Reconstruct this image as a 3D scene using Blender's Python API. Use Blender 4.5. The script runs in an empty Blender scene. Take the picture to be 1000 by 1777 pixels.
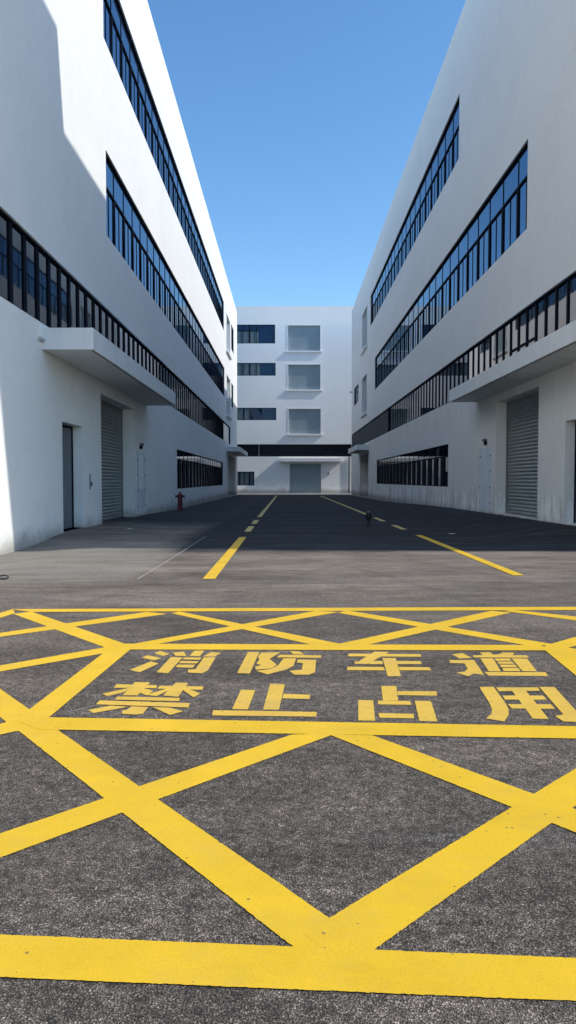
import bpy, bmesh, math, random
from mathutils import Vector, noise
from mathutils.geometry import tessellate_polygon
random.seed(7)
S = bpy.context.scene
C = S.collection

# ------------------------------------------------------------------ camera
F, CX, CY, CAMZ = 1283.0, 500.0, 888.5, 1.5          # survey of the photograph: focal in px of a 1000 px wide frame
PITCH = math.atan(55.5 / F)
cam_d = bpy.data.cameras.new('camera'); cam = bpy.data.objects.new('camera', cam_d); C.objects.link(cam)
cam.location = (0, 0, CAMZ); cam.rotation_euler = (math.pi/2 - PITCH, 0, 0)
cam_d.sensor_fit = 'HORIZONTAL'; cam_d.sensor_width = 36; cam_d.lens = 36 * F / 1000
cam_d.clip_end = 5000; cam_d.clip_start = 0.05
S.camera = cam
SLOPE = 0.00546                                       # the yard falls gently away from the camera

def to_ground(u, v):
    a = (u - CX) / F; b = (CY - v) / F; c, s = math.cos(PITCH), math.sin(PITCH)
    y, z = c + b * s, -s + b * c
    t = -CAMZ / (z + SLOPE * y)
    return (a * t, y * t)

def sm(t): t = max(0, min(1, t)); return t * t * (3 - 2 * t)
def gz(x, y):
    z = -SLOPE * y
    z += .30 * sm((x - 5.2) / 3.0) * sm((y - 16.5) / 4.5) * (1 - sm((y - 34) / 34))
    z += .10 * sm((-x - 3.6) / 2.8) * sm((y - 18.6) / 3) * (1 - sm((y - 32) / 14))
    z -= .10 * sm((-x - 4.4) / 1.8) * (1 - sm((y - 16.6) / 5.0)) * sm((y - 9) / 5)
    return z

# ------------------------------------------------------------------ materials
def mat(name):
    m = bpy.data.materials.new(name); m.use_nodes = True
    return m, m.node_tree.nodes, m.node_tree.links, m.node_tree.nodes['Principled BSDF']
def nd(N, t, **kw):
    n = N.new(t)
    for k, v in kw.items():
        if k in n.inputs.keys(): n.inputs[k].default_value = v
        else: setattr(n, k, v)
    return n
def ramp(N, pts):
    r = N.new('ShaderNodeValToRGB'); e = r.color_ramp.elements
    while len(e) < len(pts): e.new(.5)
    for i, (p, c) in enumerate(pts):
        e[i].position = p; e[i].color = (c, c, c, 1) if isinstance(c, (int, float)) else (*c, 1)
    return r
def mixc(N, L, fac, a, b, mode='MIX'):
    m = N.new('ShaderNodeMix'); m.data_type = 'RGBA'; m.blend_type = mode
    for sock, v in ((m.inputs[0], fac), (m.inputs[6], a), (m.inputs[7], b)):
        if hasattr(v, 'is_output'): L.new(v, sock)
        elif isinstance(v, (int, float)): sock.default_value = v if sock.type == 'VALUE' else (v, v, v, 1)
        else: sock.default_value = (*v, 1)
    return m.outputs[2]
def math_(N, L, op, a, b=0.0, c=None, clamp=False):
    m = N.new('ShaderNodeMath'); m.operation = op; m.use_clamp = clamp
    for i, v in enumerate((a, b) if c is None else (a, b, c)):
        if hasattr(v, 'is_output'): L.new(v, m.inputs[i])
        else: m.inputs[i].default_value = v
    return m.outputs[0]
def pos(N, L, scale=(1, 1, 1)):
    g = N.new('ShaderNodeNewGeometry'); mp = N.new('ShaderNodeMapping'); mp.inputs['Scale'].default_value = scale
    L.new(g.outputs['Position'], mp.inputs['Vector']); return mp.outputs['Vector']
def noi(N, L, vec, scale, detail=4, rough=.55):
    n = nd(N, 'ShaderNodeTexNoise', Scale=scale, Detail=detail, Roughness=rough); L.new(vec, n.inputs['Vector']); return n.outputs['Fac']
def sepz(N, L, v):
    s = N.new('ShaderNodeSeparateXYZ'); L.new(v, s.inputs[0]); return s.outputs
def step(N, L, v, lo, hi):
    m = N.new('ShaderNodeMapRange'); m.interpolation_type = 'SMOOTHSTEP'
    m.inputs['From Min'].default_value = lo; m.inputs['From Max'].default_value = hi
    L.new(v, m.inputs['Value']); return m.outputs['Result']

def stucco(name, base, stain=1.0, low=.8):
    m, N, L, B = mat(name)
    p = pos(N, L)
    n1 = noi(N, L, p, .35, 5, .6); n2 = noi(N, L, p, 3.0, 5, .6)
    f1 = ramp(N, [(.3, .965), (.7, 1.02)]); L.new(n1, f1.inputs[0])
    f2 = ramp(N, [(.3, .965), (.7, 1.02)]); L.new(n2, f2.inputs[0])
    col = mixc(N, L, 1.0, base, f1.outputs[0], 'MULTIPLY'); col = mixc(N, L, 1.0, col, f2.outputs[0], 'MULTIPLY')
    # faint vertical rain streaks
    st = noi(N, L, pos(N, L, (2.2, 2.2, .12)), 1.0, 5, .7)
    sr = ramp(N, [(.35, .93), (.62, 1.03)]); L.new(st, sr.inputs[0])
    col = mixc(N, L, .05 * stain, col, mixc(N, L, 1.0, col, sr.outputs[0], 'MULTIPLY'))
    z = sepz(N, L, p)[2]
    # washed, streaky band low on the wall
    st2 = math_(N, L, 'ADD', math_(N, L, 'MULTIPLY', noi(N, L, pos(N, L, (.9, .9, .13)), 2.2, 6, .75), .62), math_(N, L, 'MULTIPLY', noi(N, L, p, .9, 6, .7), .38))
    lowm = math_(N, L, 'SUBTRACT', 1.0, step(N, L, math_(N, L, 'ADD', z, math_(N, L, 'MULTIPLY', noi(N, L, pos(N, L, (.6, .6, .2)), 1.2, 4), .5)), .95, 1.45))
    b2 = ramp(N, [(.40, (.66, .67, .68)), (.49, (.95, .96, .97)), (.58, (1.24, 1.26, 1.29))]); L.new(st2, b2.inputs[0])
    col = mixc(N, L, math_(N, L, 'MULTIPLY', lowm, low), col, mixc(N, L, 1.0, col, b2.outputs[0], 'MULTIPLY'))
    # drips below the first ribbon of windows
    dm = math_(N, L, 'MULTIPLY', step(N, L, math_(N, L, 'ADD', z, math_(N, L, 'MULTIPLY', st2, 1.6)), 4.6, 5.6), math_(N, L, 'LESS_THAN', z, 5.7))
    d2 = ramp(N, [(.4, (.86, .83, .78)), (.6, (1.06, 1.06, 1.03))]); L.new(st2, d2.inputs[0])
    col = mixc(N, L, math_(N, L, 'MULTIPLY', dm, .5 * stain), col, mixc(N, L, 1.0, col, d2.outputs[0], 'MULTIPLY'))
    # dirt splashed up from the ground
    dz = math_(N, L, 'ADD', z, math_(N, L, 'MULTIPLY', noi(N, L, p, 1.6, 6, .7), -.75))
    dirt = math_(N, L, 'SUBTRACT', 1.0, step(N, L, dz, -.62, .05))
    col = mixc(N, L, math_(N, L, 'MULTIPLY', dirt, .75), col, (.22, .20, .17))
    L.new(col, B.inputs['Base Color']); B.inputs['Roughness'].default_value = .85
    B.inputs['Specular IOR Level'].default_value = .25
    bp = nd(N, 'ShaderNodeBump', Strength=.25, Distance=.01); L.new(noi(N, L, p, 40, 4, .6), bp.inputs['Height']); L.new(bp.outputs[0], B.inputs['Normal'])
    return m
M = {}
M['wall_l'] = stucco('white_stucco', (.86, .86, .83), .3, .12)
M['wall_r'] = stucco('white_stucco_stained', (.81, .795, .755), .9, 1.0)
M['wall_b'] = stucco('white_stucco_end_block', (.89, .895, .885), .4, .3)

def simple(name, base, rough=.6, metal=0, var=.08, scale=6, bump=0, stretch=(1, 1, 1), spec=.5):
    m, N, L, B = mat(name)
    n = noi(N, L, pos(N, L, stretch), scale, 5, .6); r = ramp(N, [(.3, 1 - var), (.7, 1 + var)]); L.new(n, r.inputs[0])
    L.new(mixc(N, L, 1.0, base, r.outputs[0], 'MULTIPLY'), B.inputs['Base Color'])
    B.inputs['Roughness'].default_value = rough; B.inputs['Metallic'].default_value = metal; B.inputs['Specular IOR Level'].default_value = spec
    if bump:
        bp = nd(N, 'ShaderNodeBump', Strength=bump, Distance=.01); L.new(n, bp.inputs['Height']); L.new(bp.outputs[0], B.inputs['Normal'])
    return m
M['canopy'] = simple('canopy_render', (.74, .75, .74), .8, var=.07, scale=2, stretch=(1, 1, .3))
M['frame'] = simple('dark_aluminium', (.006, .009, .017), .7, 0, .1, spec=.06)
M['shutter'] = simple('galvanised_slats', (.25, .275, .27), .45, .35, .13, 3, stretch=(1, .4, 2))
M['panel'] = simple('grey_panel_shutter', (.27, .335, .37), .55, .1, .06, .9)
M['door'] = simple('dark_grey_door', (.15, .17, .195), .45, .3, .1)
M['brown'] = simple('brown_door', (.10, .05, .04), .6, 0, .2)
M['trim'] = simple('white_trim', (.8, .81, .8), .7, 0, .05)
M['red'] = simple('hydrant_red', (.12, .007, .011), .4, 0, .2, 9)
M['black'] = simple('black_rubber', (.012, .012, .014), .6, 0, .2)
M['metal'] = simple('dull_metal', (.30, .31, .32), .4, .8, .15)
M['kerb'] = simple('pale_concrete', (.55, .54, .50), .9, 0, .12, 3, .3)
M['roofm'] = simple('roof_membrane', (.30, .30, .29), .9, 0, .15, .5)
M['paper'] = simple('white_scrap', (.75, .74, .70), .8, 0, .1)
M['hatch'] = simple('bleached_panel', (.72, .755, .79), .6, 0, .14, 1.6, stretch=(2, 2, .4))
M['lens'] = simple('lamp_lens', (.45, .46, .44), .3, 0, .05)

def glass(name, tint, ior, base):
    m, N, L, B = mat(name)
    p = pos(N, L)
    n = noi(N, L, p, .9, 1, .4)
    bp = nd(N, 'ShaderNodeBump', Strength=.06, Distance=.03); L.new(n, bp.inputs['Height']); L.new(bp.outputs[0], B.inputs['Normal'])
    B.inputs['Base Color'].default_value = (*base, 1); B.inputs['Roughness'].default_value = .025
    B.inputs['IOR'].default_value = ior; B.inputs['Specular Tint'].default_value = (*tint, 1)
    return m
M['glass'] = glass('tinted_window_glass', (.36, .66, 1.0), 2.9, (.004, .012, .030))
M['glass_low'] = glass('lower_window_glass', (.88, .86, .95), 1.68, (.006, .007, .010))
M['glass_ground'] = glass('ground_window_glass', (.85, .85, .95), 1.42, (.005, .005, .008))
M['glass_side'] = simple('smoky_louvre_glass', (.030, .043, .052), .5, 0, .12, .8, spec=.05)
M['glass_back'] = glass('far_window_glass', (.5, .7, 1.0), 1.5, (.008, .024, .060))
M['band'] = simple('dark_band_glazing', (.006, .009, .018), .25, 0, .3, .5, spec=.12)

def asphalt_nodes(N, L):
    p = pos(N, L)
    X, Y, Z = sepz(N, L, p)
    v = nd(N, 'ShaderNodeTexVoronoi', Scale=150.0); L.new(p, v.inputs['Vector'])
    v2 = nd(N, 'ShaderNodeTexVoronoi', Scale=240.0); L.new(p, v2.inputs['Vector'])
    cv = sepz(N, L, v.outputs['Color'])[0]
    cv2 = sepz(N, L, v2.outputs['Color'])[1]
    r1 = ramp(N, [(0, .25), (.55, .72), (.80, 1.15), (.93, 2.2), (1, 3.5)]); L.new(cv, r1.inputs[0])
    r2 = ramp(N, [(0, .5), (.7, 1.0), (1, 2.1)]); L.new(cv2, r2.inputs[0])
    agg = mixc(N, L, .5, r1.outputs[0], r2.outputs[0])
    cl = ramp(N, [(.3, .55), (.7, 1.5)]); L.new(noi(N, L, p, 22.0, 3, .6), cl.inputs[0])
    agg = mixc(N, L, 1.0, agg, cl.outputs[0], 'MULTIPLY')
    gap = ramp(N, [(.25, 1.15), (.62, .32)]); L.new(v.outputs['Distance'], gap.inputs[0])
    agg = mixc(N, L, 1.0, agg, gap.outputs[0], 'MULTIPLY')
    return p, X, Y, Z, v, v2, agg

def make_asphalt():
    m, N, L, B = mat('asphalt')
    p, X, Y, Z, v, v2, agg = asphalt_nodes(N, L)
    # large scale wear
    big = noi(N, L, pos(N, L, (.5, 1.3, 1)), .55, 7, .65)
    mid = noi(N, L, pos(N, L, (1, 2.4, 1)), 1.7, 6, .7)
    rb = ramp(N, [(.32, .60), (.5, 1.0), (.66, 1.45)]); L.new(big, rb.inputs[0])
    rm = ramp(N, [(.32, .74), (.68, 1.28)]); L.new(mid, rm.inputs[0])
    base = mixc(N, L, 1.0, (.255, .203, .158), rb.outputs[0], 'MULTIPLY'); base = mixc(N, L, 1.0, base, rm.outputs[0], 'MULTIPLY')
    # darker coarse zone near the lens, paler dusty zone by the shadow edge
    near = math_(N, L, 'SUBTRACT', 1.0, step(N, L, Y, 5.5, 9.5))
    base = mixc(N, L, math_(N, L, 'MULTIPLY', near, .85), base, mixc(N, L, 1.0, base, (.88, .88, .88), 'MULTIPLY'))
    # newer black asphalt along the lane, with the shadow edge contrast painted into it
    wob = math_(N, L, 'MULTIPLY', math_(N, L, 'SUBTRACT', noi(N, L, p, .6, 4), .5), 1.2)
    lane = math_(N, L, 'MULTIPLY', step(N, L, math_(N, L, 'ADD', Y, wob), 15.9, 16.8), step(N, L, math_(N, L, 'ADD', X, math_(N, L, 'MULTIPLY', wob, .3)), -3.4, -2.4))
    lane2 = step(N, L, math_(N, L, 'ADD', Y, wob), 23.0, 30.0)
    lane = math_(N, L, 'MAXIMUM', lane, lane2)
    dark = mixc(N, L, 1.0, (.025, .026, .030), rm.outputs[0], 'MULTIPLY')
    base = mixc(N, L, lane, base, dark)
    # dusty concrete wash on left apron, faded to paint its shaded part darker
    cn = noi(N, L, pos(N, L, (.35, 1.6, 1)), 1.3, 7, .7)
    cr = ramp(N, [(.38, 0), (.60, 1)]); L.new(cn, cr.inputs[0])
    am = math_(N, L, 'MULTIPLY', math_(N, L, 'SUBTRACT', 1.0, step(N, L, math_(N, L, 'ADD', X, math_(N, L, 'MULTIPLY', wob, .15)), -2.7, -2.3)), math_(N, L, 'MULTIPLY', step(N, L, math_(N, L, 'ADD', Y, wob), 11.0, 12.0), math_(N, L, 'SUBTRACT', 1.0, math_(N, L, 'MULTIPLY', step(N, L, Y, 16.3, 20.5), .92)), ))
    am = math_(N, L, 'MULTIPLY', am, math_(N, L, 'MULTIPLY_ADD', cr.outputs[0], .6, .4))
    base = mixc(N, L, math_(N, L, 'MULTIPLY', am, .8), base, (.36, .335, .28))
    # fine dust film and pale tyre scuffs crossing the sunny strip
    wv = N.new('ShaderNodeTexNoise'); wv.inputs['Scale'].default_value = .9; wv.inputs['Detail'].default_value = 7; wv.inputs['Roughness'].default_value = .72; wv.inputs['Distortion'].default_value = 1.4
    L.new(pos(N, L, (.30, 1.5, 1)), wv.inputs['Vector'])
    sr = ramp(N, [(.50, 0), (.66, 1)]); L.new(wv.outputs['Fac'], sr.inputs[0])
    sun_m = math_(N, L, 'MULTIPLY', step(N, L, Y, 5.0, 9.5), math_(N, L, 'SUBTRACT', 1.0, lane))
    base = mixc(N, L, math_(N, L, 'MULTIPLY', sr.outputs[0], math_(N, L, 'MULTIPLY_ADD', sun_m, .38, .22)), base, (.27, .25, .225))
    # tyre tracks: thin dark arcs swung round the yard entrance
    for (cx, cy, r0, ww, kk) in ((-16, 6, 18.6, .13, .35), (-16, 6, 20.3, .13, .35), (19, 4, 20.5, .14, .32), (19, 4, 22.2, .14, .32), (2, -22, 33.2, .12, .3), (2, -22, 34.8, .12, .3)):
        dx = math_(N, L, 'SUBTRACT', X, cx); dy = math_(N, L, 'SUBTRACT', Y, cy)
        rr = math_(N, L, 'SQRT', math_(N, L, 'ADD', math_(N, L, 'MULTIPLY', dx, dx), math_(N, L, 'MULTIPLY', dy, dy)))
        dd = math_(N, L, 'ABSOLUTE', math_(N, L, 'SUBTRACT', rr, r0))
        mk = math_(N, L, 'SUBTRACT', 1.0, step(N, L, dd, ww * .4, ww))
        mk = math_(N, L, 'MULTIPLY', mk, math_(N, L, 'MULTIPLY', big, kk * .8))
        base = mixc(N, L, mk, base, (.05, .045, .042))
    # oil spots
    oil = nd(N, 'ShaderNodeTexVoronoi', Scale=.55); L.new(pos(N, L, (1, 1.1, 1)), oil.inputs['Vector'])
    ol = math_(N, L, 'SUBTRACT', 1.0, step(N, L, math_(N, L, 'ADD', oil.outputs['Distance'], math_(N, L, 'MULTIPLY', mid, .12)), .10, .17))
    base = mixc(N, L, math_(N, L, 'MULTIPLY', ol, .35), base, (.04, .037, .035))
    far = step(N, L, Y, 5.0, 16.0)
    aggf = mixc(N, L, math_(N, L, 'MULTIPLY', far, .7), agg, 1.02)
    col = mixc(N, L, 1.0, base, aggf, 'MULTIPLY')
    L.new(col, B.inputs['Base Color']); B.inputs['Roughness'].default_value = .86; B.inputs['Specular IOR Level'].default_value = .3
    h = math_(N, L, 'ADD', math_(N, L, 'MULTIPLY', v.outputs['Distance'], -1.0), math_(N, L, 'MULTIPLY', v2.outputs['Distance'], -.4))
    bp = nd(N, 'ShaderNodeBump', Strength=.9, Distance=.008); L.new(h, bp.inputs['Height']); L.new(bp.outputs[0], B.inputs['Normal'])
    return m
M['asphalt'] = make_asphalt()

def make_paint(name, colr, wear=.5):
    m, N, L, B = mat(name)
    p, X, Y, Z, v, v2, agg = asphalt_nodes(N, L)
    n = noi(N, L, p, 1.8, 6, .65); r = ramp(N, [(.3, .90), (.7, 1.06)]); L.new(n, r.inputs[0])
    col = mixc(N, L, 1.0, colr, r.outputs[0], 'MULTIPLY')
    pit = ramp(N, [(.35, 1.02), (.75, .92)]); L.new(v.outputs['Distance'], pit.inputs[0])
    col = mixc(N, L, .8, col, mixc(N, L, 1.0, col, pit.outputs[0], 'MULTIPLY'))
    g = noi(N, L, pos(N, L, (1, 1.5, 1)), 2.1, 9, .78); gr = ramp(N, [(.48, 0), (.70, 1)]); L.new(g, gr.inputs[0])
    col = mixc(N, L, math_(N, L, 'MULTIPLY', gr.outputs[0], .55 * wear, ), col, (.60, .38, .10))
    dk = noi(N, L, pos(N, L, (.5, 1.6, 1)), 1.1, 8, .75); dr = ramp(N, [(.52, 0), (.70, 1)]); L.new(dk, dr.inputs[0])
    col = mixc(N, L, math_(N, L, 'MULTIPLY', dr.outputs[0], .22), col, mixc(N, L, 1.0, col, (.62, .60, .60), 'MULTIPLY'))
    # pinholes where the stone shows through
    s = nd(N, 'ShaderNodeTexVoronoi', Scale=42.0); L.new(p, s.inputs['Vector'])
    c1 = math_(N, L, 'GREATER_THAN', sepz(N, L, s.outputs['Color'])[0], 1 - .035 * wear)
    c2 = math_(N, L, 'LESS_THAN', s.outputs['Distance'], .28)
    col = mixc(N, L, math_(N, L, 'MULTIPLY', math_(N, L, 'MULTIPLY', c1, c2), .7), col, (.12, .10, .07))
    L.new(col, B.inputs['Base Color']); B.inputs['Roughness'].default_value = .62; B.inputs['Specular IOR Level'].default_value = .3
    h = math_(N, L, 'ADD', math_(N, L, 'MULTIPLY', v.outputs['Distance'], -.6), math_(N, L, 'MULTIPLY', noi(N, L, p, 30, 3), .5))
    bp = nd(N, 'ShaderNodeBump', Strength=.3, Distance=.003); L.new(h, bp.inputs['Height']); L.new(bp.outputs[0], B.inputs['Normal'])
    return m
M['yellow'] = make_paint('yellow_road_paint', (.83, .500, .018))
M['yellow_old'] = make_paint('pale_yellow_paint', (.77, .48, .065), 1.6)
M['yellow_far'] = make_paint('faded_lane_paint', (.76, .57, .17), 1.3)
M['seam'] = simple('pale_seam', (.36, .35, .33), .9, 0, .3, 8)

# ------------------------------------------------------------------ object helpers
def prop(o, label=None, cat=None, group=None, kind=None):
    for k, v in (('label', label), ('category', cat), ('group', group), ('kind', kind)):
        if v: o[k] = v
    return o
def thing(name, loc, label, cat, group=None):
    o = bpy.data.objects.new(name, None); C.objects.link(o); o.location = loc; o.empty_display_size = .3
    return prop(o, label, cat, group)
def link(name, me, m, parent=None, smooth=False):
    o = bpy.data.objects.new(name, me); C.objects.link(o)
    if m: me.materials.append(m)
    if smooth:
        for p in me.polygons: p.use_smooth = True
    if parent is not None:
        o.parent = parent
        wp = Vector(parent.location); q = parent.parent
        while q is not None: wp = wp + Vector(q.location); q = q.parent
        for v in me.vertices: v.co -= wp
    return o
class MB:
    def __init__(s): s.v = []; s.f = []
    def face(s, pts):
        n = len(s.v); s.v += [tuple(p) for p in pts]; s.f.append(tuple(range(n, n + len(pts))))
    def hexa(s, c):                                   # 8 corners: a0z0d0 a1z0d0 a1z1d0 a0z1d0, then d1
        n = len(s.v); s.v += [tuple(p) for p in c]
        for q in ((0, 1, 2, 3), (7, 6, 5, 4), (0, 4, 5, 1), (1, 5, 6, 2), (2, 6, 7, 3), (3, 7, 4, 0)): s.f.append(tuple(n + i for i in q))
    def box(s, P, a0, a1, z0, z1, d0, d1):
        s.hexa([P(a0, z0, d0), P(a1, z0, d0), P(a1, z1, d0), P(a0, z1, d0), P(a0, z0, d1), P(a1, z0, d1), P(a1, z1, d1), P(a0, z1, d1)])
    def cyl(s, p, q, r0, r1=None, n=16, caps=True):
        r1 = r0 if r1 is None else r1
        p, q = Vector(p), Vector(q); ax = (q - p).normalized()
        t = ax.orthogonal().normalized(); b = ax.cross(t); k = len(s.v)
        for c, r in ((p, r0), (q, r1)):
            for i in range(n):
                a = 2 * math.pi * i / n; s.v.append(tuple(c + t * (math.cos(a) * r) + b * (math.sin(a) * r)))
        for i in range(n): j = (i + 1) % n; s.f.append((k + i, k + j, k + n + j, k + n + i))
        if caps: s.f.append(tuple(k + i for i in range(n))[::-1]); s.f.append(tuple(k + n + i for i in range(n)))
    def lathe(s, c, prof, n=24):
        k = len(s.v)
        for (r, z) in prof:
            for i in range(n):
                a = 2 * math.pi * i / n; s.v.append((c[0] + r * math.cos(a), c[1] + r * math.sin(a), c[2] + z))
        for j in range(len(prof) - 1):
            for i in range(n):
                i2 = (i + 1) % n; s.f.append((k + j*n + i, k + j*n + i2, k + (j+1)*n + i2, k + (j+1)*n + i))
        s.f.append(tuple(k + i for i in range(n))[::-1]); s.f.append(tuple(k + (len(prof)-1)*n + i for i in range(n)))
    def build(s, name, m, parent=None, smooth=False, bevel=0, weld=True):
        me = bpy.data.meshes.new(name); me.from_pydata(s.v, [], s.f)
        bm = bmesh.new(); bm.from_mesh(me)
        if weld: bmesh.ops.remove_doubles(bm, verts=bm.verts, dist=.0004)
        bmesh.ops.recalc_face_normals(bm, faces=bm.faces)
        bm.to_mesh(me); bm.free(); me.update()
        o = link(name, me, m, parent, smooth)
        if bevel:
            b = o.modifiers.new('bevel', 'BEVEL'); b.width = bevel; b.segments = 2; b.limit_method = 'ANGLE'
        return o

# facade frames: a = distance along the facade, z = height, d = depth into the building (negative = proud)
def PL(a, z, d): return (-6.40 - .0039 * a - d, a, z)
def PR(a, z, d): return (8.20 + .0027 * a + d, a, z)
def PB(a, z, d): return (a, 106.0 + d, z)

def facade(P, a0, a1, z0, z1, holes, thick=.3, slant=None):
    mb = MB()
    As = sorted({a0, a1, *[h[0] for h in holes], *[h[1] for h in holes]})
    Zs = sorted({z0, z1, *[h[2] for h in holes], *[h[3] for h in holes]})
    for i in range(len(As) - 1):
        for j in range(len(Zs) - 1):
            ca, cz = (As[i] + As[i+1]) / 2, (Zs[j] + Zs[j+1]) / 2
            if any(h[0] < ca < h[1] and h[2] < cz < h[3] for h in holes): continue
            mb.face([P(As[i], Zs[j], 0), P(As[i+1], Zs[j], 0), P(As[i+1], Zs[j+1], 0), P(As[i], Zs[j+1], 0)])
    for h in holes:
        d = h[4] if len(h) > 4 else thick
        h0, h1, g0, g1 = h[:4]
        for pts in (((h0, g0), (h1, g0)), ((h1, g0), (h1, g1)), ((h1, g1), (h0, g1)), ((h0, g1), (h0, g0))):
            (x1, y1), (x2, y2) = pts
            mb.face([P(x1, y1, 0), P(x2, y2, 0), P(x2, y2, d), P(x1, y1, d)])
    if slant:
        zt = z1
        for q0, q1 in ((z0, 12.4), (12.4, zt)): mb.face([P(slant(q0), q0, 0), P(a0, q0, 0), P(a0, q1, 0), P(slant(q1), q1, 0)])
    return mb

def ribbon(P, parent, a0, a1, z0, z1, mod, transom=None, depth=.13, gm='glass', a_end=None, sub=None, mw=.06, md=.035, phase=0, extra=None, open_sash=None):
    """one window: its frame with the mullion grid, and the glass as a sub-part"""
    g = depth
    mu = MB(); b = .055
    mu.box(P, a0, a1, z0, z0 + b, g - .07, g + .03); mu.box(P, a0, a1, z1 - b, z1, g - .07, g + .03)
    mu.box(P, a0, a0 + b, z0 + b, z1 - b, g - .07, g + .03); mu.box(P, a1 - b, a1, z0 + b, z1 - b, g - .07, g + .03)
    end = a_end if a_end else a1
    top = z1 - b
    if transom: mu.box(P, a0 + b, end - b, transom - .035, transom + .035, g - md - .006, g - .002)
    a = a0 + mod - phase
    while a < end - .2:
        if transom:
            mu.box(P, a - .022, a + .022, transom + .035, top, g - .02, g - .002)
            mu.box(P, a - mw / 2, a + mw / 2, z0 + b, transom - .035, g - md, g - .002)
        else:
            mu.box(P, a - mw / 2, a + mw / 2, z0 + b, top, g - md, g - .002)
        a += mod
    if sub and transom:
        a = a0 + mod * .5 - phase
        while a < end - .2:
            if a > a0 + .1: mu.box(P, a - .025, a + .025, z0 + b, transom - .035, g - .018, g - .002)
            a += mod
    if extra:
        for (e0, e1, f0, f1) in extra: mu.box(P, e0, e1, f0, f1, g - md - .004, g - .002)
    w = mu.build('window', M['frame'], parent, weld=False)
    gl = MB(); gl.box(P, a0 + b, a1 - b, z0 + b, z1 - b, g, g + .02)
    gl.build('window_glass', M[gm], w)
    for (s0, s1, f0, f1) in (open_sash or []):
        sa = MB()
        def PS(a, z, d, P=P, f1=f1): return P(a, z, d - (f1 - z) * .16)
        for bx in ((s0, s1, f0, f0 + .05), (s0, s1, f1 - .05, f1), (s0, s0 + .05, f0 + .05, f1 - .05), (s1 - .05, s1, f0 + .05, f1 - .05)):
            sa.box(PS, *bx, g - .09, g - .06)
        sa.build('open_sash', M['frame'], w)
    return w

def slat_shutter(P, parent, a0, a1, z0, z1, d, pitch=.13, amp=.028, m='shutter'):
    mb = MB(); n = int((z1 - z0) / pitch); seg = 6; rows = []
    for i in range(n):
        for s in range(seg):
            t = s / seg
            rows.append((z0 + (i + t) * (z1 - z0) / n, d - amp * math.sin(math.pi * t)))
    rows.append((z1, d))
    for (za, da), (zb, db) in zip(rows[:-1], rows[1:]):
        mb.face([P(a0, za, da), P(a1, za, da), P(a1, zb, db), P(a0, zb, db)])
    sh = mb.build('roller_shutter', M[m], parent)
    for g0 in (a0, a1 - .07):
        gd = MB(); gd.box(P, g0, g0 + .07, z0, z1, d - .07, d - .032); gd.build('guide_rail', M['metal'], sh)
    bb = MB(); bb.box(P, a0 + .07, a1 - .07, z0, z0 + .09, d - .055, d - .03); bb.build('bottom_bar', M['metal'], sh)
    return sh
def canopy(P, parent, a0, a1, z0, z1, out, m='canopy'):
    mb = MB(); mb.box(P, a0, a1, z0, z1, -out, .02)
    c = mb.build('canopy', M[m], parent, bevel=.015)
    dr = MB(); dr.box(P, a0 + .06, a1 - .06, z0 - .012, z0 - .001, -out + .06, -out + .075); dr.build('drip_groove', M['frame'], c)
    return c
def niche(P, parent, a0, a1, z0, z1, sill_out, d=.28, side=.12):
    p = MB(); n = 26
    for i in range(n):
        za = z0 + (z1 - z0) * i / n; zb = z0 + (z1 - z0) * (i + 1) / n
        p.face([P(a0, za, d), P(a1, za, d), P(a1, za + (zb-za)*.9, d - .012), P(a0, za + (zb-za)*.9, d - .012)])
        p.face([P(a0, za + (zb-za)*.9, d - .012), P(a1, za + (zb-za)*.9, d - .012), P(a1, zb, d), P(a0, zb, d)])
    q = p.build('loading_hatch_shutter', M['panel'], parent)
    s = MB(); s.box(P, a0 - .35, a1 + .30, z0 - .26, z0 - .02, -sill_out, .01); s.build('sill', M['trim'], q, bevel=.012)
    t = MB()
    t.box(P, a0 - side, a0, z0 - .02, z1 + side, -.045, .02); t.box(P, a1, a1 + side, z0 - .02, z1 + side, -.045, .02); t.box(P, a0, a1, z1, z1 + side, -.045, .02)
    t.build('surround', M['trim'], q)
def hatch(P, parent, a0, a1, z0, z1, bars):
    p = MB(); p.box(P, a0, a1, z0, z1, -.025, .0)
    h = p.build('service_panel', M['hatch'], parent, bevel=.006)
    for i in range(4):
        z = z0 + .35 + (z1 - z0 - .7) * i / 3
        for a in (a0 + .16, a1 - .16):
            b = MB(); b.cyl(P(a, z, -.026), P(a, z, -.06), .035, n=8); b.build('bolt', M['metal'], h)
    if bars:
        for a in (a0 + .75, a1 - .75):
            c = MB(); c.box(P, a - .11, a + .11, z0 + 1.1, z1 - .15, -.07, -.026); c.build('cover_strip', M['trim'], h)
    # emergency wall lamp over the panel
    am = (a0 + a1) / 2
    l = MB(); l.box(P, am - .15, am + .15, z1 + .12, z1 + .27, -.07, 0.0)
    lo = l.build('wall_lamp', M['frame'], parent, bevel=.01)
    for k in (-.1, .1):
        e = MB(); e.cyl(P(am + k, z1 + .33, -.02), P(am + k * 1.3, z1 + .30, -.13), .05, .065, 12); e.build('lamp_head', M['metal'], lo)

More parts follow.
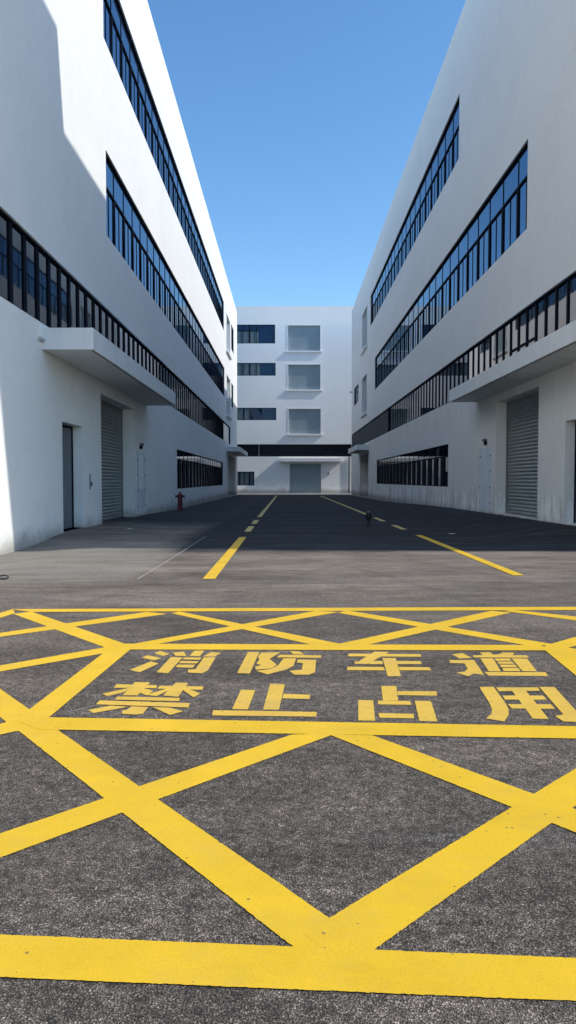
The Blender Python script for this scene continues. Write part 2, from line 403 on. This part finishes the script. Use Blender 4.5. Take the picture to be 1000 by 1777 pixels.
def shell(P, parent, a0, a1, back, z0, z1, slantf=None, m='wall_l'):
    """side, rear walls, roof deck and parapet of a block; the street facade is built apart"""
    mb = MB(); s0 = slantf(z0) if slantf else a0; s1 = slantf(z1) if slantf else a0
    sf = slantf or (lambda z: a0)
    for q0, q1 in ((z0, 12.4), (12.4, z1)): mb.face([P(sf(q0), q0, 0), P(sf(q1), q1, 0), P(sf(q1), q1, back), P(sf(q0), q0, back)])
    mb.face([P(a1, z0, 0), P(a1, z1, 0), P(a1, z1, back), P(a1, z0, back)])
    mb.face([P(s0, z0, back), P(a1, z0, back), P(a1, z1, back), P(s1, z1, back)])
    for (q0, q1, e0, e1) in ((s1, a1, 0, .25), (s1, a1, back - .25, back), (s1, s1 + .25, .25, back - .25), (a1 - .25, a1, .25, back - .25)):
        mb.face([P(q0, z1, e0), P(q1, z1, e0), P(q1, z1, e1), P(q0, z1, e1)])
    for (x0, y0, x1, y1) in ((s1 + .25, .25, a1 - .25, .25), (s1 + .25, back - .25, a1 - .25, back - .25), (s1 + .25, .25, s1 + .25, back - .25), (a1 - .25, .25, a1 - .25, back - .25)):
        mb.face([P(x0, z1, y0), P(x1, z1, y1), P(x1, z1 - .7, y1), P(x0, z1 - .7, y0)])
    mb.build('outer_wall', M[m], parent)
    r = MB(); r.face([P(s1 + .25, z1 - .7, .25), P(a1 - .25, z1 - .7, .25), P(a1 - .25, z1 - .7, back - .25), P(s1 + .25, z1 - .7, back - .25)])
    r.build('roof', M['roofm'], parent)

# ------------------------------------------------------------------ ground
def make_ground():
    xs = [-900, -300, -120, -60, -30, -18, -12] + [-10 + i * .5 for i in range(41)] + [12, 18, 30, 60, 120, 300, 900]
    ys = [-700, -200, -60, -20, -8, -3] + [i * .5 for i in range(0, 180)] + [92, 96, 100, 106, 130, 200, 500, 1500]
    mb = MB(); 
    for y in ys:
        for x in xs: mb.v.append((x, y, gz(x, min(y, 110)) ))
    n = len(xs)
    for j in range(len(ys) - 1):
        for i in range(n - 1): mb.f.append((j*n + i, j*n + i + 1, (j+1)*n + i + 1, (j+1)*n + i))
    me = bpy.data.meshes.new('ground'); me.from_pydata(mb.v, [], mb.f)
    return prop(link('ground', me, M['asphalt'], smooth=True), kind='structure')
make_ground()

# ------------------------------------------------------------------ painted markings
def jag(poly, seg=.010, amp=.0035):
    out = []
    n = len(poly)
    for i in range(n):
        a = Vector(poly[i]); b = Vector(poly[(i + 1) % n]); L = (b - a).length; k = max(1, min(700, int(L / seg)))
        nr = Vector((-(b - a).y, (b - a).x)).normalized() if L > 0 else Vector((0, 0))
        for j in range(k):
            p = a.lerp(b, j / k)
            am = amp * .75 * (1 if p.y < 6 else .5)
            w = noise.noise(Vector((p.x * 70, p.y * 70, 0))) * am * 1.3 + noise.noise(Vector((p.x * 5, p.y * 5, 5))) * am * .5
            out.append(p + nr * (w if j else 0))
    return out
LAYER = [0]
def paint_mesh(polys, name, m, parent, base=.0022, amp=.0035, seg=.010):
    V, Fc = [], []
    for poly in polys:
        LAYER[0] = (LAYER[0] + 1) % 24
        off = base + .00012 * LAYER[0]
        pts = jag(poly, seg, amp); k = len(V)
        tri = tessellate_polygon([[Vector((p.x, p.y, 0)) for p in pts]])
        V += [(p.x, p.y, gz(p.x, p.y) + off) for p in pts]
        for t in tri:
            a, b, c = (pts[i] for i in t)
            cr = (b.x - a.x) * (c.y - a.y) - (b.y - a.y) * (c.x - a.x)
            if abs(cr) < 1e-12: continue
            Fc.append(tuple(k + i for i in (t if cr > 0 else t[::-1])))
    me = bpy.data.meshes.new(name); me.from_pydata(V, [], Fc)
    return link(name, me, m, parent)
def strip(e1, e2, x0=0, x1=0):
    """e1, e2: the two long edges, each given by two points of the ground; x0/x1 extend the ends in metres"""
    (a, b), (c, d) = [[Vector(to_ground(*p)) for p in e] for e in (e1, e2)]
    def ext(p, q):
        t = (q - p).normalized(); return p - t * x0, q + t * x1
    a, b = ext(a, b); c, d = ext(c, d)
    return [a, b, d, c]

box_mark = thing('box_marking', (0, 5.5, gz(0, 5.5)), 'yellow painted keep clear box of crossed stripes with lettering on the sunlit asphalt', 'road marking')
def stripe(name, *polys, label=None):
    o = paint_mesh(list(polys), name, M['yellow'], box_mark)
    if label: o['label'] = label
X = 'crossing_stripe'
stripe(X, strip(((55, 1062), (217, 1117.5)), ((24, 1066), (182.5, 1124)), .02, .12))
stripe(X, strip(((0, 1098.7), (250, 1063)), ((0, 1105.5), (285, 1066.5)), 1.5, .04))
stripe(X, strip(((22, 1057.6), (0, 1064)), ((26, 1064.3), (0, 1072.5)), .0, 2.2))
stripe(X, strip(((315, 1062.3), (590, 1117.5)), ((300, 1065), (545, 1120)), .03, .05))
stripe(X, strip(((230, 1118), (545, 1061)), ((268, 1119), (585, 1063)), .3, .03))
stripe(X, strip(((605, 1060), (955, 1117.5)), ((590, 1064.5), (915, 1120.5)), .03, .05))
stripe(X, strip(((590, 1117.5), (850, 1061)), ((640, 1119), (885, 1064)), .1, .03))
stripe(X, strip(((905, 1060.5), (1000, 1070.3)), ((888, 1062.5), (1000, 1077.2)), .1, 2.5))
stripe(X, strip(((956, 1118), (1000, 1105.6)), ((968, 1128), (1000, 1121.5)), .1, 2.0))
stripe(X, strip(((968, 1121), (1000, 1126.8)), ((960, 1127), (1000, 1137.5)), .1, 2.0))
stripe(X, strip(((0, 1155.5), (182, 1124)), ((0, 1166), (182, 1134)), 1.8, .15))
stripe(X, strip(((51, 1232), (0, 1196)), ((11, 1254), (0, 1245)), .22, 1.6))
stripe(X, strip(((100, 1267.5), (572, 1595)), ((32, 1269), (505, 1642)), .22, .13))
stripe(X, strip(((30, 1249), (0, 1257)), ((32, 1269), (0, 1276)), .2, 1.6))
stripe(X, strip(((0, 1448), (495, 1280)), ((0, 1490), (572, 1278)), 1.2, .06))
stripe(X, strip(((660, 1282), (1000, 1406)), ((582, 1280), (1000, 1446.5)), .06, 1.2))
stripe(X, strip(((572, 1595), (1000, 1334.5)), ((650, 1650), (996, 1402)), .13, 1.4))
stripe('border_stripe', strip(((0, 1624), (1000, 1665)), ((0, 1698), (1000, 1740)), 1.6, 1.8), label='wide near border stripe')
stripe('border_stripe', strip(((17, 1057.6), (1000, 1053.6)), ((55, 1062.5), (1000, 1059.3)), 0, 2.5), label='thin far border stripe')
stripe('panel_border', strip(((85, 1246), (1000, 1261.5)), ((100, 1267.5), (1000, 1283)), .12, .6))
stripe('panel_border', strip(((217, 1117.8), (912, 1120.2)), ((226, 1128), (946.5, 1129.6)), .12, .12))
stripe('panel_border', strip(((182.5, 1132), (51, 1232)), ((226, 1128), (85, 1246)), .15, .22))
stripe('panel_border', strip(((946.5, 1129.6), (1000, 1173.6)), ((990, 1130), (1024, 1158)), .15, 1.2))

def px(off, s, pts): return [Vector(to_ground(off[0] + x / s, off[1] + y / s)) for x, y in pts]
O1, O2, O3, O4, s1, s2 = (140, 1120), (360, 1120), (590, 1120), (780, 1120), 4.545, 5.0
CH = [
 ('upper row, first character from the left', O1, s1, [
  [(580,65),(625,45),(700,70),(650,85)], [(480,98),(530,80),(635,102),(580,120)], [(390,195),(555,128),(615,145),(465,215)],
  [(730,58),(815,52),(835,86),(748,84)], [(895,45),(975,42),(940,88),(860,86)], [(1030,55),(1110,62),(1055,92),(965,90)],
  [(712,94),(805,98),(690,222),(600,215)], [(825,97),(955,100),(940,116),(800,113)], [(790,125),(935,128),(915,146),(775,143)],
  [(765,155),(905,155),(885,180),(750,175)], [(972,98),(1065,98),(1005,200),(960,222),(850,218),(845,195),(905,192)]]),
 ('upper row, second character from the left', O2, s1, [
  [(320,55),(410,55),(335,225),(235,222)],
  [(425,60),(575,58),(490,110),(548,155),(505,185),(385,195),(375,172),(425,160),(385,145),(410,118),(400,92)],
  [(650,48),(730,50),(765,76),(680,74)], [(575,77),(900,82),(895,102),(545,98)],
  [(600,106),(700,106),(680,165),(620,195),(475,232),(385,205),(500,190),(560,160)],
  [(715,115),(858,118),(850,215),(800,235),(690,235),(645,205),(745,195),(755,145),(705,138)]]),
 ('upper row, third character from the left', O3, s2, [
  [(75,75),(285,77),(245,100),(70,100)], [(385,78),(700,80),(708,103),(350,101)], [(300,58),(430,62),(235,168),(130,165),(125,145),(160,145)],
  [(282,140),(370,140),(374,168),(245,168)], [(495,140),(700,142),(712,168),(500,168)], [(65,190),(380,192),(392,222),(62,220)],
  [(510,192),(775,195),(795,222),(518,222)], [(370,112),(485,112),(530,270),(415,270)]]),
 ('upper row, fourth character from the left', O4, s1, [
  [(20,72),(105,62),(180,102),(80,105)], [(0,118),(195,118),(275,235),(190,225),(150,245),(55,218),(125,208),(145,185),(120,145),(5,140)],
  [(275,212),(760,214),(780,245),(310,240)], [(240,58),(320,55),(345,75),(395,72),(420,58),(515,60),(500,80),(610,80),(630,100),(195,97),(185,80),(265,80)],
  [(245,105),(345,105),(408,207),(312,207)], [(357,106),(475,106),(489,124),(370,124)], [(378,131),(496,131),(512,148),(392,148)],
  [(398,155),(520,155),(536,175),(410,175)], [(418,181),(545,181),(562,206),(430,206)], [(492,105),(615,108),(690,208),(578,206)]]),
 ('lower row, first character from the left', O1, s1, [
  [(285,310),(605,318),(595,342),(260,338)], [(430,292),(550,295),(450,398),(330,398)], [(400,335),(345,372),(210,405),(170,385)],
  [(490,340),(575,362),(520,400),(450,370)], [(625,322),(970,328),(960,355),(605,345)], [(750,298),(850,300),(770,410),(650,400)],
  [(680,345),(720,345),(600,405),(515,395)], [(790,345),(860,350),(945,385),(890,415)],
  [(290,408),(785,420),(775,445),(268,433)], [(150,440),(862,460),(850,495),(120,470)],
  [(60,515),(240,480),(375,490),(100,540)], [(400,486),(535,492),(490,545),(430,552),(325,545),(330,518),(365,514)], [(565,492),(700,497),(810,525),(705,555)]]),
 ('lower row, second character from the left', O2, s1, [
  [(265,352),(378,355),(320,508),(195,505)], [(495,305),(612,308),(565,510),(440,508)], [(602,385),(812,392),(808,425),(592,420)], [(45,514),(862,528),(860,565),(38,555)]]),
 ('lower row, third character from the left', O3, s2, [
  [(358,355),(490,355),(505,482),(375,482)], [(497,400),(840,402),(845,440),(504,435)], [(330,482),(610,487),(620,520),(332,515)],
  [(160,478),(290,480),(305,658),(160,655)], [(650,485),(790,487),(848,665),(690,660)], [(335,592),(640,598),(645,638),(345,632)]]),
 ('lower row, fourth character from the left', O4, s1, [
  [(238,332),(350,330),(440,455),(465,500),(470,550),(435,605),(290,580),(335,540),(335,500),(315,455)],
  [(370,335),(700,335),(715,362),(390,365)], [(495,362),(605,362),(785,585),(660,582)], [(420,400),(740,400),(770,432),(440,432)],
  [(460,468),(800,468),(835,505),(495,502)], [(710,332),(830,332),(1000,520),(1030,560),(1010,610),(900,605),(835,562),(900,550)]]),
]
for lab, off, s, polys in CH:
    o = paint_mesh([px(off, s, p) for p in polys], 'painted_character', M['yellow_old'], box_mark, amp=.002)
    o['label'] = 'yellow painted character, ' + lab

def lane(name, label, xf, segs, w):
    y0 = segs[0][0]
    t = thing(name, (xf(y0), y0, gz(xf(y0), y0)), label, 'lane line', 'yellow lines along the lane')
    for i, (a, b) in enumerate(segs):
        poly = [Vector((xf(a) - w/2, a)), Vector((xf(a) + w/2, a)), Vector((xf(b) + w/2, b)), Vector((xf(b) - w/2, b))]
        paint_mesh([poly], 'painted_dash', M['yellow'] if i == 0 else M['yellow_far'], t, base=.005, seg=.06)
lane('lane_line', 'broken yellow line along the lane on the red hydrant side', lambda y: -1.25 - .0026 * (y - 12), [(11.6, 20.8), (23.2, 26.2), (27.7, 30.7), (33.5, 95)], .20)
lane('lane_line', 'broken yellow line along the lane passing the short black bollard', lambda y: 3.78 + .0040 * (y - 12), [(12.05, 21.6), (24.3, 26.9), (29.6, 32.9), (36.0, 92)], .19)
# chalky joints in the paving
def joint(pts, w):
    V = [Vector(to_ground(*p)) for p in pts]; polys = []
    for a, b in zip(V[:-1], V[1:]):
        n = Vector((-(b - a).y, (b - a).x)).normalized() * w / 2
        polys.append([a - n, b - n, b + n, a + n])
    o = paint_mesh(polys, 'paving_joint', M['seam'], None, base=.0025, amp=.006, seg=.05); prop(o, kind='structure')
joint([(239, 1005), (290, 974), (357, 931)], .022)
joint([(-60, 1010), (30, 1010), (130, 1008), (218, 1006)], .022)
joint([(350, 969), (480, 967), (600, 966)], .012)
joint([(120, 1236), (160, 1226), (196, 1219)], .006)

# ------------------------------------------------------------------ left building
ZB = -1.0
LB = thing('factory_building', (-18, 55, gz(-18, 55)), 'white factory building on the left with sunlit upper wall and red hydrant beside it', 'building', 'white factory buildings')
holesL = [(13.0, 87.1, 5.63, 7.66, .2), (26.9, 78.6, 10.28, 13.28, .2), (26.75, 78.2, 17.1, 20.05, .2), (43.8, 76.5, .98, 3.32, .2),
          (25.8, 31.4, -.08, 4.5, .55), (21.3, 23.45, -.0, 3.18, .36), (83.1, 95.0, -.40, 4.3, 1.2),
          (81.2, 86.3, 15.7, 19.65, .3), (81.2, 86.3, 8.7, 13.0, .3), (88.6, 92.9, 17.1, 20.1, .2), (88.6, 91.9, 10.3, 13.1, .2)]
facade(PL, 2.0, 99.2, ZB, 23.75, holesL).build('wall', M['wall_l'], LB)
shell(PL, LB, 2.0, 99.2, 24, ZB, 23.75)
ribbon(PL, LB, 13.0, 87.1, 5.63, 7.66, .955, a_end=78.0, gm='glass_low', mw=.2, md=.035, extra=[(77.9, 78.25, 5.69, 7.6)])
ribbon(PL, LB, 26.9, 78.6, 10.28, 13.28, 1.72, transom=12.12, sub=True, mw=.14, md=.05)
ribbon(PL, LB, 26.75, 78.2, 17.1, 20.05, 1.72, transom=18.9, sub=True, mw=.14, md=.05)
ribbon(PL, LB, 43.8, 76.5, .98, 3.32, 1.9, transom=2.75, gm='glass_ground', mw=.95, md=.045)
ribbon(PL, LB, 88.6, 92.9, 17.1, 20.1, 1.4, mw=.1)
ribbon(PL, LB, 88.6, 91.9, 10.3, 13.1, 1.1, mw=.1)
slat_shutter(PL, LB, 25.8, 31.4, -.08, 4.5, .54)
def plain_door(P, parent, a0, a1, z0, z1, d):
    mb = MB(); mb.box(P, a0, a1, z0, z1, d, d + .04); o = mb.build('door', M['door'], parent)
    f = MB(); mid = (a0 + a1) / 2
    f.box(P, a0, a0 + .07, z0, z1, d - .03, d - .001); f.box(P, a1 - .07, a1, z0, z1, d - .03, d - .001); f.box(P, a0 + .07, a1 - .07, z1 - .07, z1, d - .03, d - .001)
    f.box(P, mid - .012, mid + .012, z0, z1 - .07, d - .012, d - .001)
    f.build('frame', M['frame'], o)
    for k in (-1, 1):
        h = MB(); h.cyl(P(mid + k * .12, z0 + .95, d - .05), P(mid + k * .12, z0 + 1.25, d - .05), .014, n=8); h.build('handle', M['metal'], o)
    return o
plain_door(PL, LB, 21.3, 23.45, 0.0, 3.18, .34)
st = MB(); st.box(PL, 21.3, 23.45, -.5, .0, .0, .36); st.build('threshold', M['kerb'], LB)
canopy(PL, LB, 19.6, 34.25, 4.93, 5.5, 1.36)
canopy(PL, LB, 80.6, 97.8, 4.62, 5.12, 1.46)
niche(PL, LB, 81.2, 86.3, 15.7, 19.65, .25); niche(PL, LB, 81.2, 86.3, 8.7, 13.0, .25)
hatch(PL, LB, 31.75, 33.75, .02, 2.75, True)
# call point beside the door
h = MB(); h.box(PL, 24.20, 24.24, 1.2, 1.7, -.03, 0); h.box(PL, 24.24, 24.36, 1.3, 1.45, -.05, 0); h.cyl(PL(24.31, 1.38, -.051), PL(24.31, 1.38, -.07), .03, n=10)
h.build('wall_bracket', M['door'], LB)
sp = MB(); sp.cyl(PL(19.3, 5.17, -.06), PL(19.95, 5.17, -.06), .045, n=12); sp.cyl(PL(19.45, 5.17, -.06), PL(19.45, 5.17, .0), .02, n=8); sp.cyl(PL(19.8, 5.17, -.06), PL(19.8, 5.17, .0), .02, n=8)
sp.build('wall_light', M['lens'], LB, smooth=False)
# recessed entrance at the far end
e = MB(); e.box(PL, 83.1, 95.0, -.55, 4.3, 1.15, 1.19); eo = e.build('entrance_screen', M['door'], LB)
for a in (85.6, 88.6, 91.8):
    c = MB(); c.box(PL, a - .22, a + .22, -.55, 4.3, .55, 1.14); c.build('entrance_pier', M['wall_l'], LB)

# ------------------------------------------------------------------ right building
RB = thing('factory_building', (20, 55, gz(20, 55)), 'white factory building on the right, wholly in shade with streaky stains along its foot', 'building', 'white factory buildings')
endf = lambda z: 16.22 - .11 * z if z < 12.4 else 16.22 - 1.364 - .20 * (z - 12.4)                      # unseen near gable, outward lean shaped to cast the yard's shadow edge
holesR = [(17.6, 98.6, 5.5, 7.52, .2), (26.0, 72.1, 10.2, 13.27, .2), (36.6, 76.1, 17.12, 20.2, .2), (38.4, 70.25, 1.15, 3.37, .2),
          (24.5, 29.5, .18, 4.58, .48), (19.9, 22.1, .22, 3.25, .34), (77.5, 86.6, -.42, 4.3, 1.2),
          (79.2, 84.3, 15.85, 20.0, .3), (79.2, 84.3, 8.8, 12.85, .3), (89.0, 95.2, 10.95, 13.1, .2)]
facade(PR, 17.4, 98.9, ZB, 23.85, holesR, slant=endf).build('wall', M['wall_r'], RB)
shell(PR, RB, 17.4, 98.9, 28, ZB, 23.85, slantf=endf, m='wall_r')
pe = MB()
pe.hexa([PR(endf(23.2), 23.2, .0), PR(18.8, 23.2, .0), PR(18.8, 26.5, .0), PR(endf(26.5), 26.5, .0), PR(endf(23.2), 23.2, 9), PR(18.8, 23.2, 9), PR(18.8, 26.5, 9), PR(endf(26.5), 26.5, 9)])
for v in range(len(pe.v)): pe.v[v] = (pe.v[v][0] + .003, pe.v[v][1], pe.v[v][2])
pe.build('unseen_roof_block', M['wall_r'], RB)  # unseen roof block added to cast the step in the left wall's shadow
ribbon(PR, RB, 17.6, 62.4, 5.5, 7.52, .955, gm='glass_low', mw=.13, md=.035, extra=[(25.25, 28.15, 6.28, 6.36)])
ribbon(PR, RB, 62.4, 98.6, 5.5, 7.52, 50, gm='glass_side')
ribbon(PR, RB, 26.0, 72.1, 10.2, 13.27, 1.92, transom=12.12, sub=True, mw=.16, md=.05, phase=.5)
ribbon(PR, RB, 36.6, 76.1, 17.12, 20.2, 1.92, transom=18.88, sub=True, mw=.16, md=.05)
ribbon(PR, RB, 38.4, 70.25, 1.15, 3.37, 1.9, transom=2.75, gm='glass_ground', mw=.95, md=.045)
ribbon(PR, RB, 89.0, 95.2, 10.95, 13.1, 1.5, mw=.1)
slat_shutter(PR, RB, 24.5, 29.5, .18, 4.58, .47)
plain_door(PR, RB, 19.9, 22.1, .22, 3.25, .32)
canopy(PR, RB, 17.3, 32.55, 4.90, 5.42, 1.22)
canopy(PR, RB, 76.9, 88.2, 4.62, 5.17, 1.27)
niche(PR, RB, 79.2, 84.3, 15.85, 20.0, .25); niche(PR, RB, 79.2, 84.3, 8.8, 12.85, .25)
hatch(PR, RB, 30.0, 31.95, .2, 2.85, False)
e = MB(); e.box(PR, 77.5, 86.6, -.55, 4.3, 1.15, 1.19); e.build('entrance_door', M['brown'], RB)
for a in (80.4, 83.4):
    c = MB(); c.box(PR, a - .08, a + .08, -.55, 4.3, 1.0, 1.14); c.build('door_post', M['frame'], RB)
dl = MB(); dl.cyl(PR(96.6, 12.9, 0), PR(96.6, 12.9, -.25), .05, n=8); dl.box(PR, 96.45, 96.75, 12.78, 13.02, -.42, -.25); dl.build('security_camera', M['metal'], RB)

# ------------------------------------------------------------------ end building
BB = thing('factory_building', (0, 118, gz(0, 106)), 'white factory block closing the far end with loading hatches stacked over its shutter', 'building', 'white factory buildings')
holesB = [(-14, -1.83, 20.9, 23.55, .2), (-14, -1.76, 16.35, 18.15, .2), (-7.25, -1.68, 10.05, 11.8, .2), (-30, 30, 4.86, 6.62, .35), (-7.6, -4.84, .72, 2.7, .2),
          (0.0, 4.57, 19.86, 23.43, .3), (0.05, 4.6, 14.38, 17.9, .3), (.1, 4.66, 8.1, 11.63, .3), (.25, 4.73, -.35, 3.85, .35)]
facade(PB, -34, 34, ZB - .5, 26.15, holesB).build('wall', M['wall_b'], BB)
shell(PB, BB, -34, 34, 22, ZB - .5, 26.15, m='wall_b')
def bwin(a0, a1, z0, z1, tr, mods, plain_from):
    g = .12; mu = MB(); b = .07
    mu.box(PB, a0, a1, z0, z0 + b, g - .07, g + .03); mu.box(PB, a0, a1, z1 - b, z1, g - .07, g + .03)
    mu.box(PB, a0, a0 + b, z0 + b, z1 - b, g - .07, g + .03); mu.box(PB, a1 - b, a1, z0 + b, z1 - b, g - .07, g + .03)
    a = a0 + mods; i = 0
    while a < plain_from + .01:
        ww = .09 if i % 2 == 0 else .04
        mu.box(PB, a - ww, a + ww, z0 + b, z1 - b, g - .06, g - .010); a += mods; i += 1
    if tr: mu.box(PB, a0 + b, plain_from, tr - .05, tr + .05, g - .055, g - .012)
    w = mu.build('window', M['frame'], BB, weld=False)
    gl = MB(); gl.box(PB, a0 + b, a1 - b, z0 + b, z1 - b, g, g + .02); gl.build('window_glass', M['glass_back'], w)
    bl = MB(); bl.box(PB, a0 + b, plain_from - .1, z0 + b + .01, (tr or z1 - b) - .06, g - .009, g - .003)
    bl.build('window_blind', M['blind'], w)
M['blind'] = simple('dull_blind', (.10, .145, .17), .5, 0, .5, 2.6, stretch=(1, 1, .05))
bwin(-14, -1.83, 20.9, 23.55, 22.7, .95, -4.1)
bwin(-14, -1.76, 16.35, 18.15, None, .95, -3.9)
bwin(-7.25, -1.68, 10.05, 11.8, None, .95, -5.3)
bwin(-7.6, -4.84, .72, 2.7, None, .7, -4.95)
g = MB(); g.box(PB, -30, 30, 4.86, 6.62, .30, .33); go = g.build('band_glazing', M['band'], BB)
for a in (-22, -16, -10, -4.16, 11, 16, 22):
    g = MB(); g.box(PB, a - .04, a + .04, 4.86, 6.62, .2, .298); g.build('mullion', M['metal'], go)
for (a0, a1, z0, z1) in ((0.0, 4.57, 19.86, 23.43), (.05, 4.6, 14.38, 17.9), (.1, 4.66, 8.1, 11.63)): niche(PB, BB, a0, a1, z0, z1, .24, side=.14)
slat_shutter(PB, BB, .25, 4.73, -.35, 3.85, .33, pitch=.12, amp=.02, m='panel')
canopy(PB, BB, -1.25, 7.6, 4.12, 4.62, 1.05, 'trim')
k = MB(); k.box(PB, -30, 30, -1.2, -.40, -1.2, -.002); k.build('plinth_step', M['kerb'], BB, bevel=.02)
d = MB(); d.cyl((8.72, 105.87, -.5), (8.72, 105.87, 4.8), .09, n=10); d.build('drainpipe', M['frame'], BB)
l = MB(); l.box(PB, 5.65, 5.95, 2.3, 2.55, -.16, 0); l.cyl(PB(5.8, 2.43, -.16), PB(5.8, 2.55, -.34), .09, .13, 12); l.build('wall_lamp', M['metal'], BB)

# ------------------------------------------------------------------ fire hydrant
hx, hy = -6.02, 41.2
hz = gz(hx, hy)
H = thing('fire_hydrant', (hx, hy, hz), 'red fire hydrant standing at the foot of the left wall', 'hydrant')
b = MB(); b.lathe((hx, hy, hz), [(.20, 0), (.20, .05), (.14, .06), (.135, .10), (.125, .62), (.15, .64), (.15, .69), (.125, .70)]); b.build('barrel', M['red'], H, smooth=False)
b = MB(); b.lathe((hx, hy, hz), [(.17, .70), (.17, .745), (.14, .76), (.135, .86), (.11, .93), (.06, .97)]); b.build('bonnet', M['red'], H)
b = MB(); b.lathe((hx, hy, hz), [(.035, .97), (.035, 1.04), (.02, 1.05)], 6); b.cyl((hx - .09, hy, hz + 1.0), (hx + .09, hy, hz + 1.0), .015, n=8); b.build('operating_nut', M['black'], H)
for sx in (-1, 1):
    b = MB(); b.cyl((hx + sx * .12, hy, hz + .80), (hx + sx * .22, hy, hz + .80), .055, n=12); b.cyl((hx + sx * .22, hy, hz + .80), (hx + sx * .26, hy, hz + .80), .07, n=8); b.build('outlet_cap', M['black'], H)
b = MB(); b.cyl((hx, hy - .12, hz + .78), (hx, hy - .22, hz + .78), .085, n=14); b.cyl((hx, hy - .22, hz + .78), (hx, hy - .26, hz + .78), .10, n=8); b.build('outlet_cap', M['red'], H)
b = MB(); pts = [(hx + .25, hy, hz + .80), (hx + .29, hy, hz + .72), (hx + .28, hy, hz + .60), (hx + .20, hy, hz + .55)]
for p, q in zip(pts[:-1], pts[1:]): b.cyl(p, q, .012, n=6)
b.build('cap_chain', M['black'], H)

# short black bollard on the lane edge
bx, by = 2.86, 26.2; bz = gz(bx, by)
B_ = thing('bollard', (bx, by, bz), 'short black bollard standing in the shaded lane near the broken yellow line', 'bollard')
b = MB(); b.lathe((bx, by, bz), [(.085, 0), (.085, .02), (.055, .05), (.05, .22), (.07, .26), (.095, .30), (.10, .44), (.085, .49), (.04, .51)], 20); b.build('post', M['black'], B_, smooth=True)
b = MB(); b.lathe((bx, by, bz), [(.045, .511), (.04, .525), (.015, .532)], 16); b.build('cap', M['metal'], B_)

# loose black cable by the left edge, small scraps
def tube(name, pts, r, m, lab, cat):
    cu = bpy.data.curves.new(name, 'CURVE'); cu.dimensions = '3D'; sp = cu.splines.new('NURBS'); sp.points.add(len(pts) - 1); sp.use_endpoint_u = True; sp.order_u = 4
    for i, p in enumerate(pts): sp.points[i].co = (*p, 1)
    cu.bevel_depth = r; cu.bevel_resolution = 3; cu.resolution_u = 8
    tmp = bpy.data.objects.new('tmp', cu); C.objects.link(tmp); dg = bpy.context.evaluated_depsgraph_get()
    me = bpy.data.meshes.new_from_object(tmp.evaluated_get(dg)); bpy.data.objects.remove(tmp); me.name = name; me.materials.clear()
    return prop(link(name, me, m, smooth=True), lab, cat)
P0 = [(0, 1006), (14, 1006.5), (16, 1003), (6, 1001), (-8, 1003), (-25, 1008), (-60, 1004)]
pp = []
for i, (u, v) in enumerate(P0):
    x, y = to_ground(u, v); pp.append((x, y, gz(x, y) + .014 + (.02 if i in (2, 3) else 0)))
tube('loose_cable', pp, .012, M['black'], 'loop of loose black cable lying on the sunlit asphalt at the left edge', 'cable')
for i, (u, v, lab) in enumerate(((784, 927, 'white paper scrap lying in the shade in front of the right roller shutter'), (226, 921, 'white paper scrap lying in the shade in front of the left roller shutter'))):
    x, y = to_ground(u, v); z = gz(x, y) + .004; q = random.random() * 3; s = (.11, .09, .05)[i]
    mb = MB(); n = 5
    for a in range(n):
        for b2 in range(n):
            ss, tt = (a / (n-1) - .5) * 2 * s, (b2 / (n-1) - .5) * 1.4 * s
            mb.v.append((x + ss * math.cos(q) - tt * math.sin(q), y + ss * math.sin(q) + tt * math.cos(q), z + .012 + .03 * noise.noise(Vector((a * .9, b2 * .9, i * 7)))))
    for a in range(n-1):
        for b2 in range(n-1): mb.f.append((a*n+b2, a*n+b2+1, (a+1)*n+b2+1, (a+1)*n+b2))
    prop(mb.build('paper_scrap', M['paper'], smooth=True), lab, 'litter', 'scraps of litter')

# ------------------------------------------------------------------ light
sd = Vector((1.0, -.17, .834)).normalized()           # towards the sun
W = bpy.data.worlds.new('World'); S.world = W; W.use_nodes = True
N, L = W.node_tree.nodes, W.node_tree.links
bg = N['Background']; sky = N.new('ShaderNodeTexSky'); sky.sky_type = 'NISHITA'; sky.sun_disc = False
sky.sun_elevation = math.asin(sd.z); sky.sun_rotation = math.atan2(sd.x, sd.y)
sky.air_density = 1.0; sky.dust_density = .5; sky.ozone_density = 2.5
hs = N.new('ShaderNodeHueSaturation'); hs.inputs['Saturation'].default_value = 1.2; hs.inputs['Value'].default_value = 1.9; hs.inputs['Hue'].default_value = .497
L.new(sky.outputs[0], hs.inputs['Color']); L.new(hs.outputs[0], bg.inputs[0]); bg.inputs[1].default_value = .12
sl = bpy.data.lights.new('sun', 'SUN'); sl.energy = 3.5; sl.angle = math.radians(.53); sl.color = (1, .955, .88)
so = bpy.data.objects.new('sun', sl); C.objects.link(so); so.rotation_euler = sd.to_track_quat('Z', 'Y').to_euler(); so.location = (40, -10, 40)
S.view_settings.view_transform = 'Standard'; S.view_settings.look = 'None'; S.view_settings.exposure = 0
S.cycles.max_bounces = 10; S.cycles.diffuse_bounces = 5
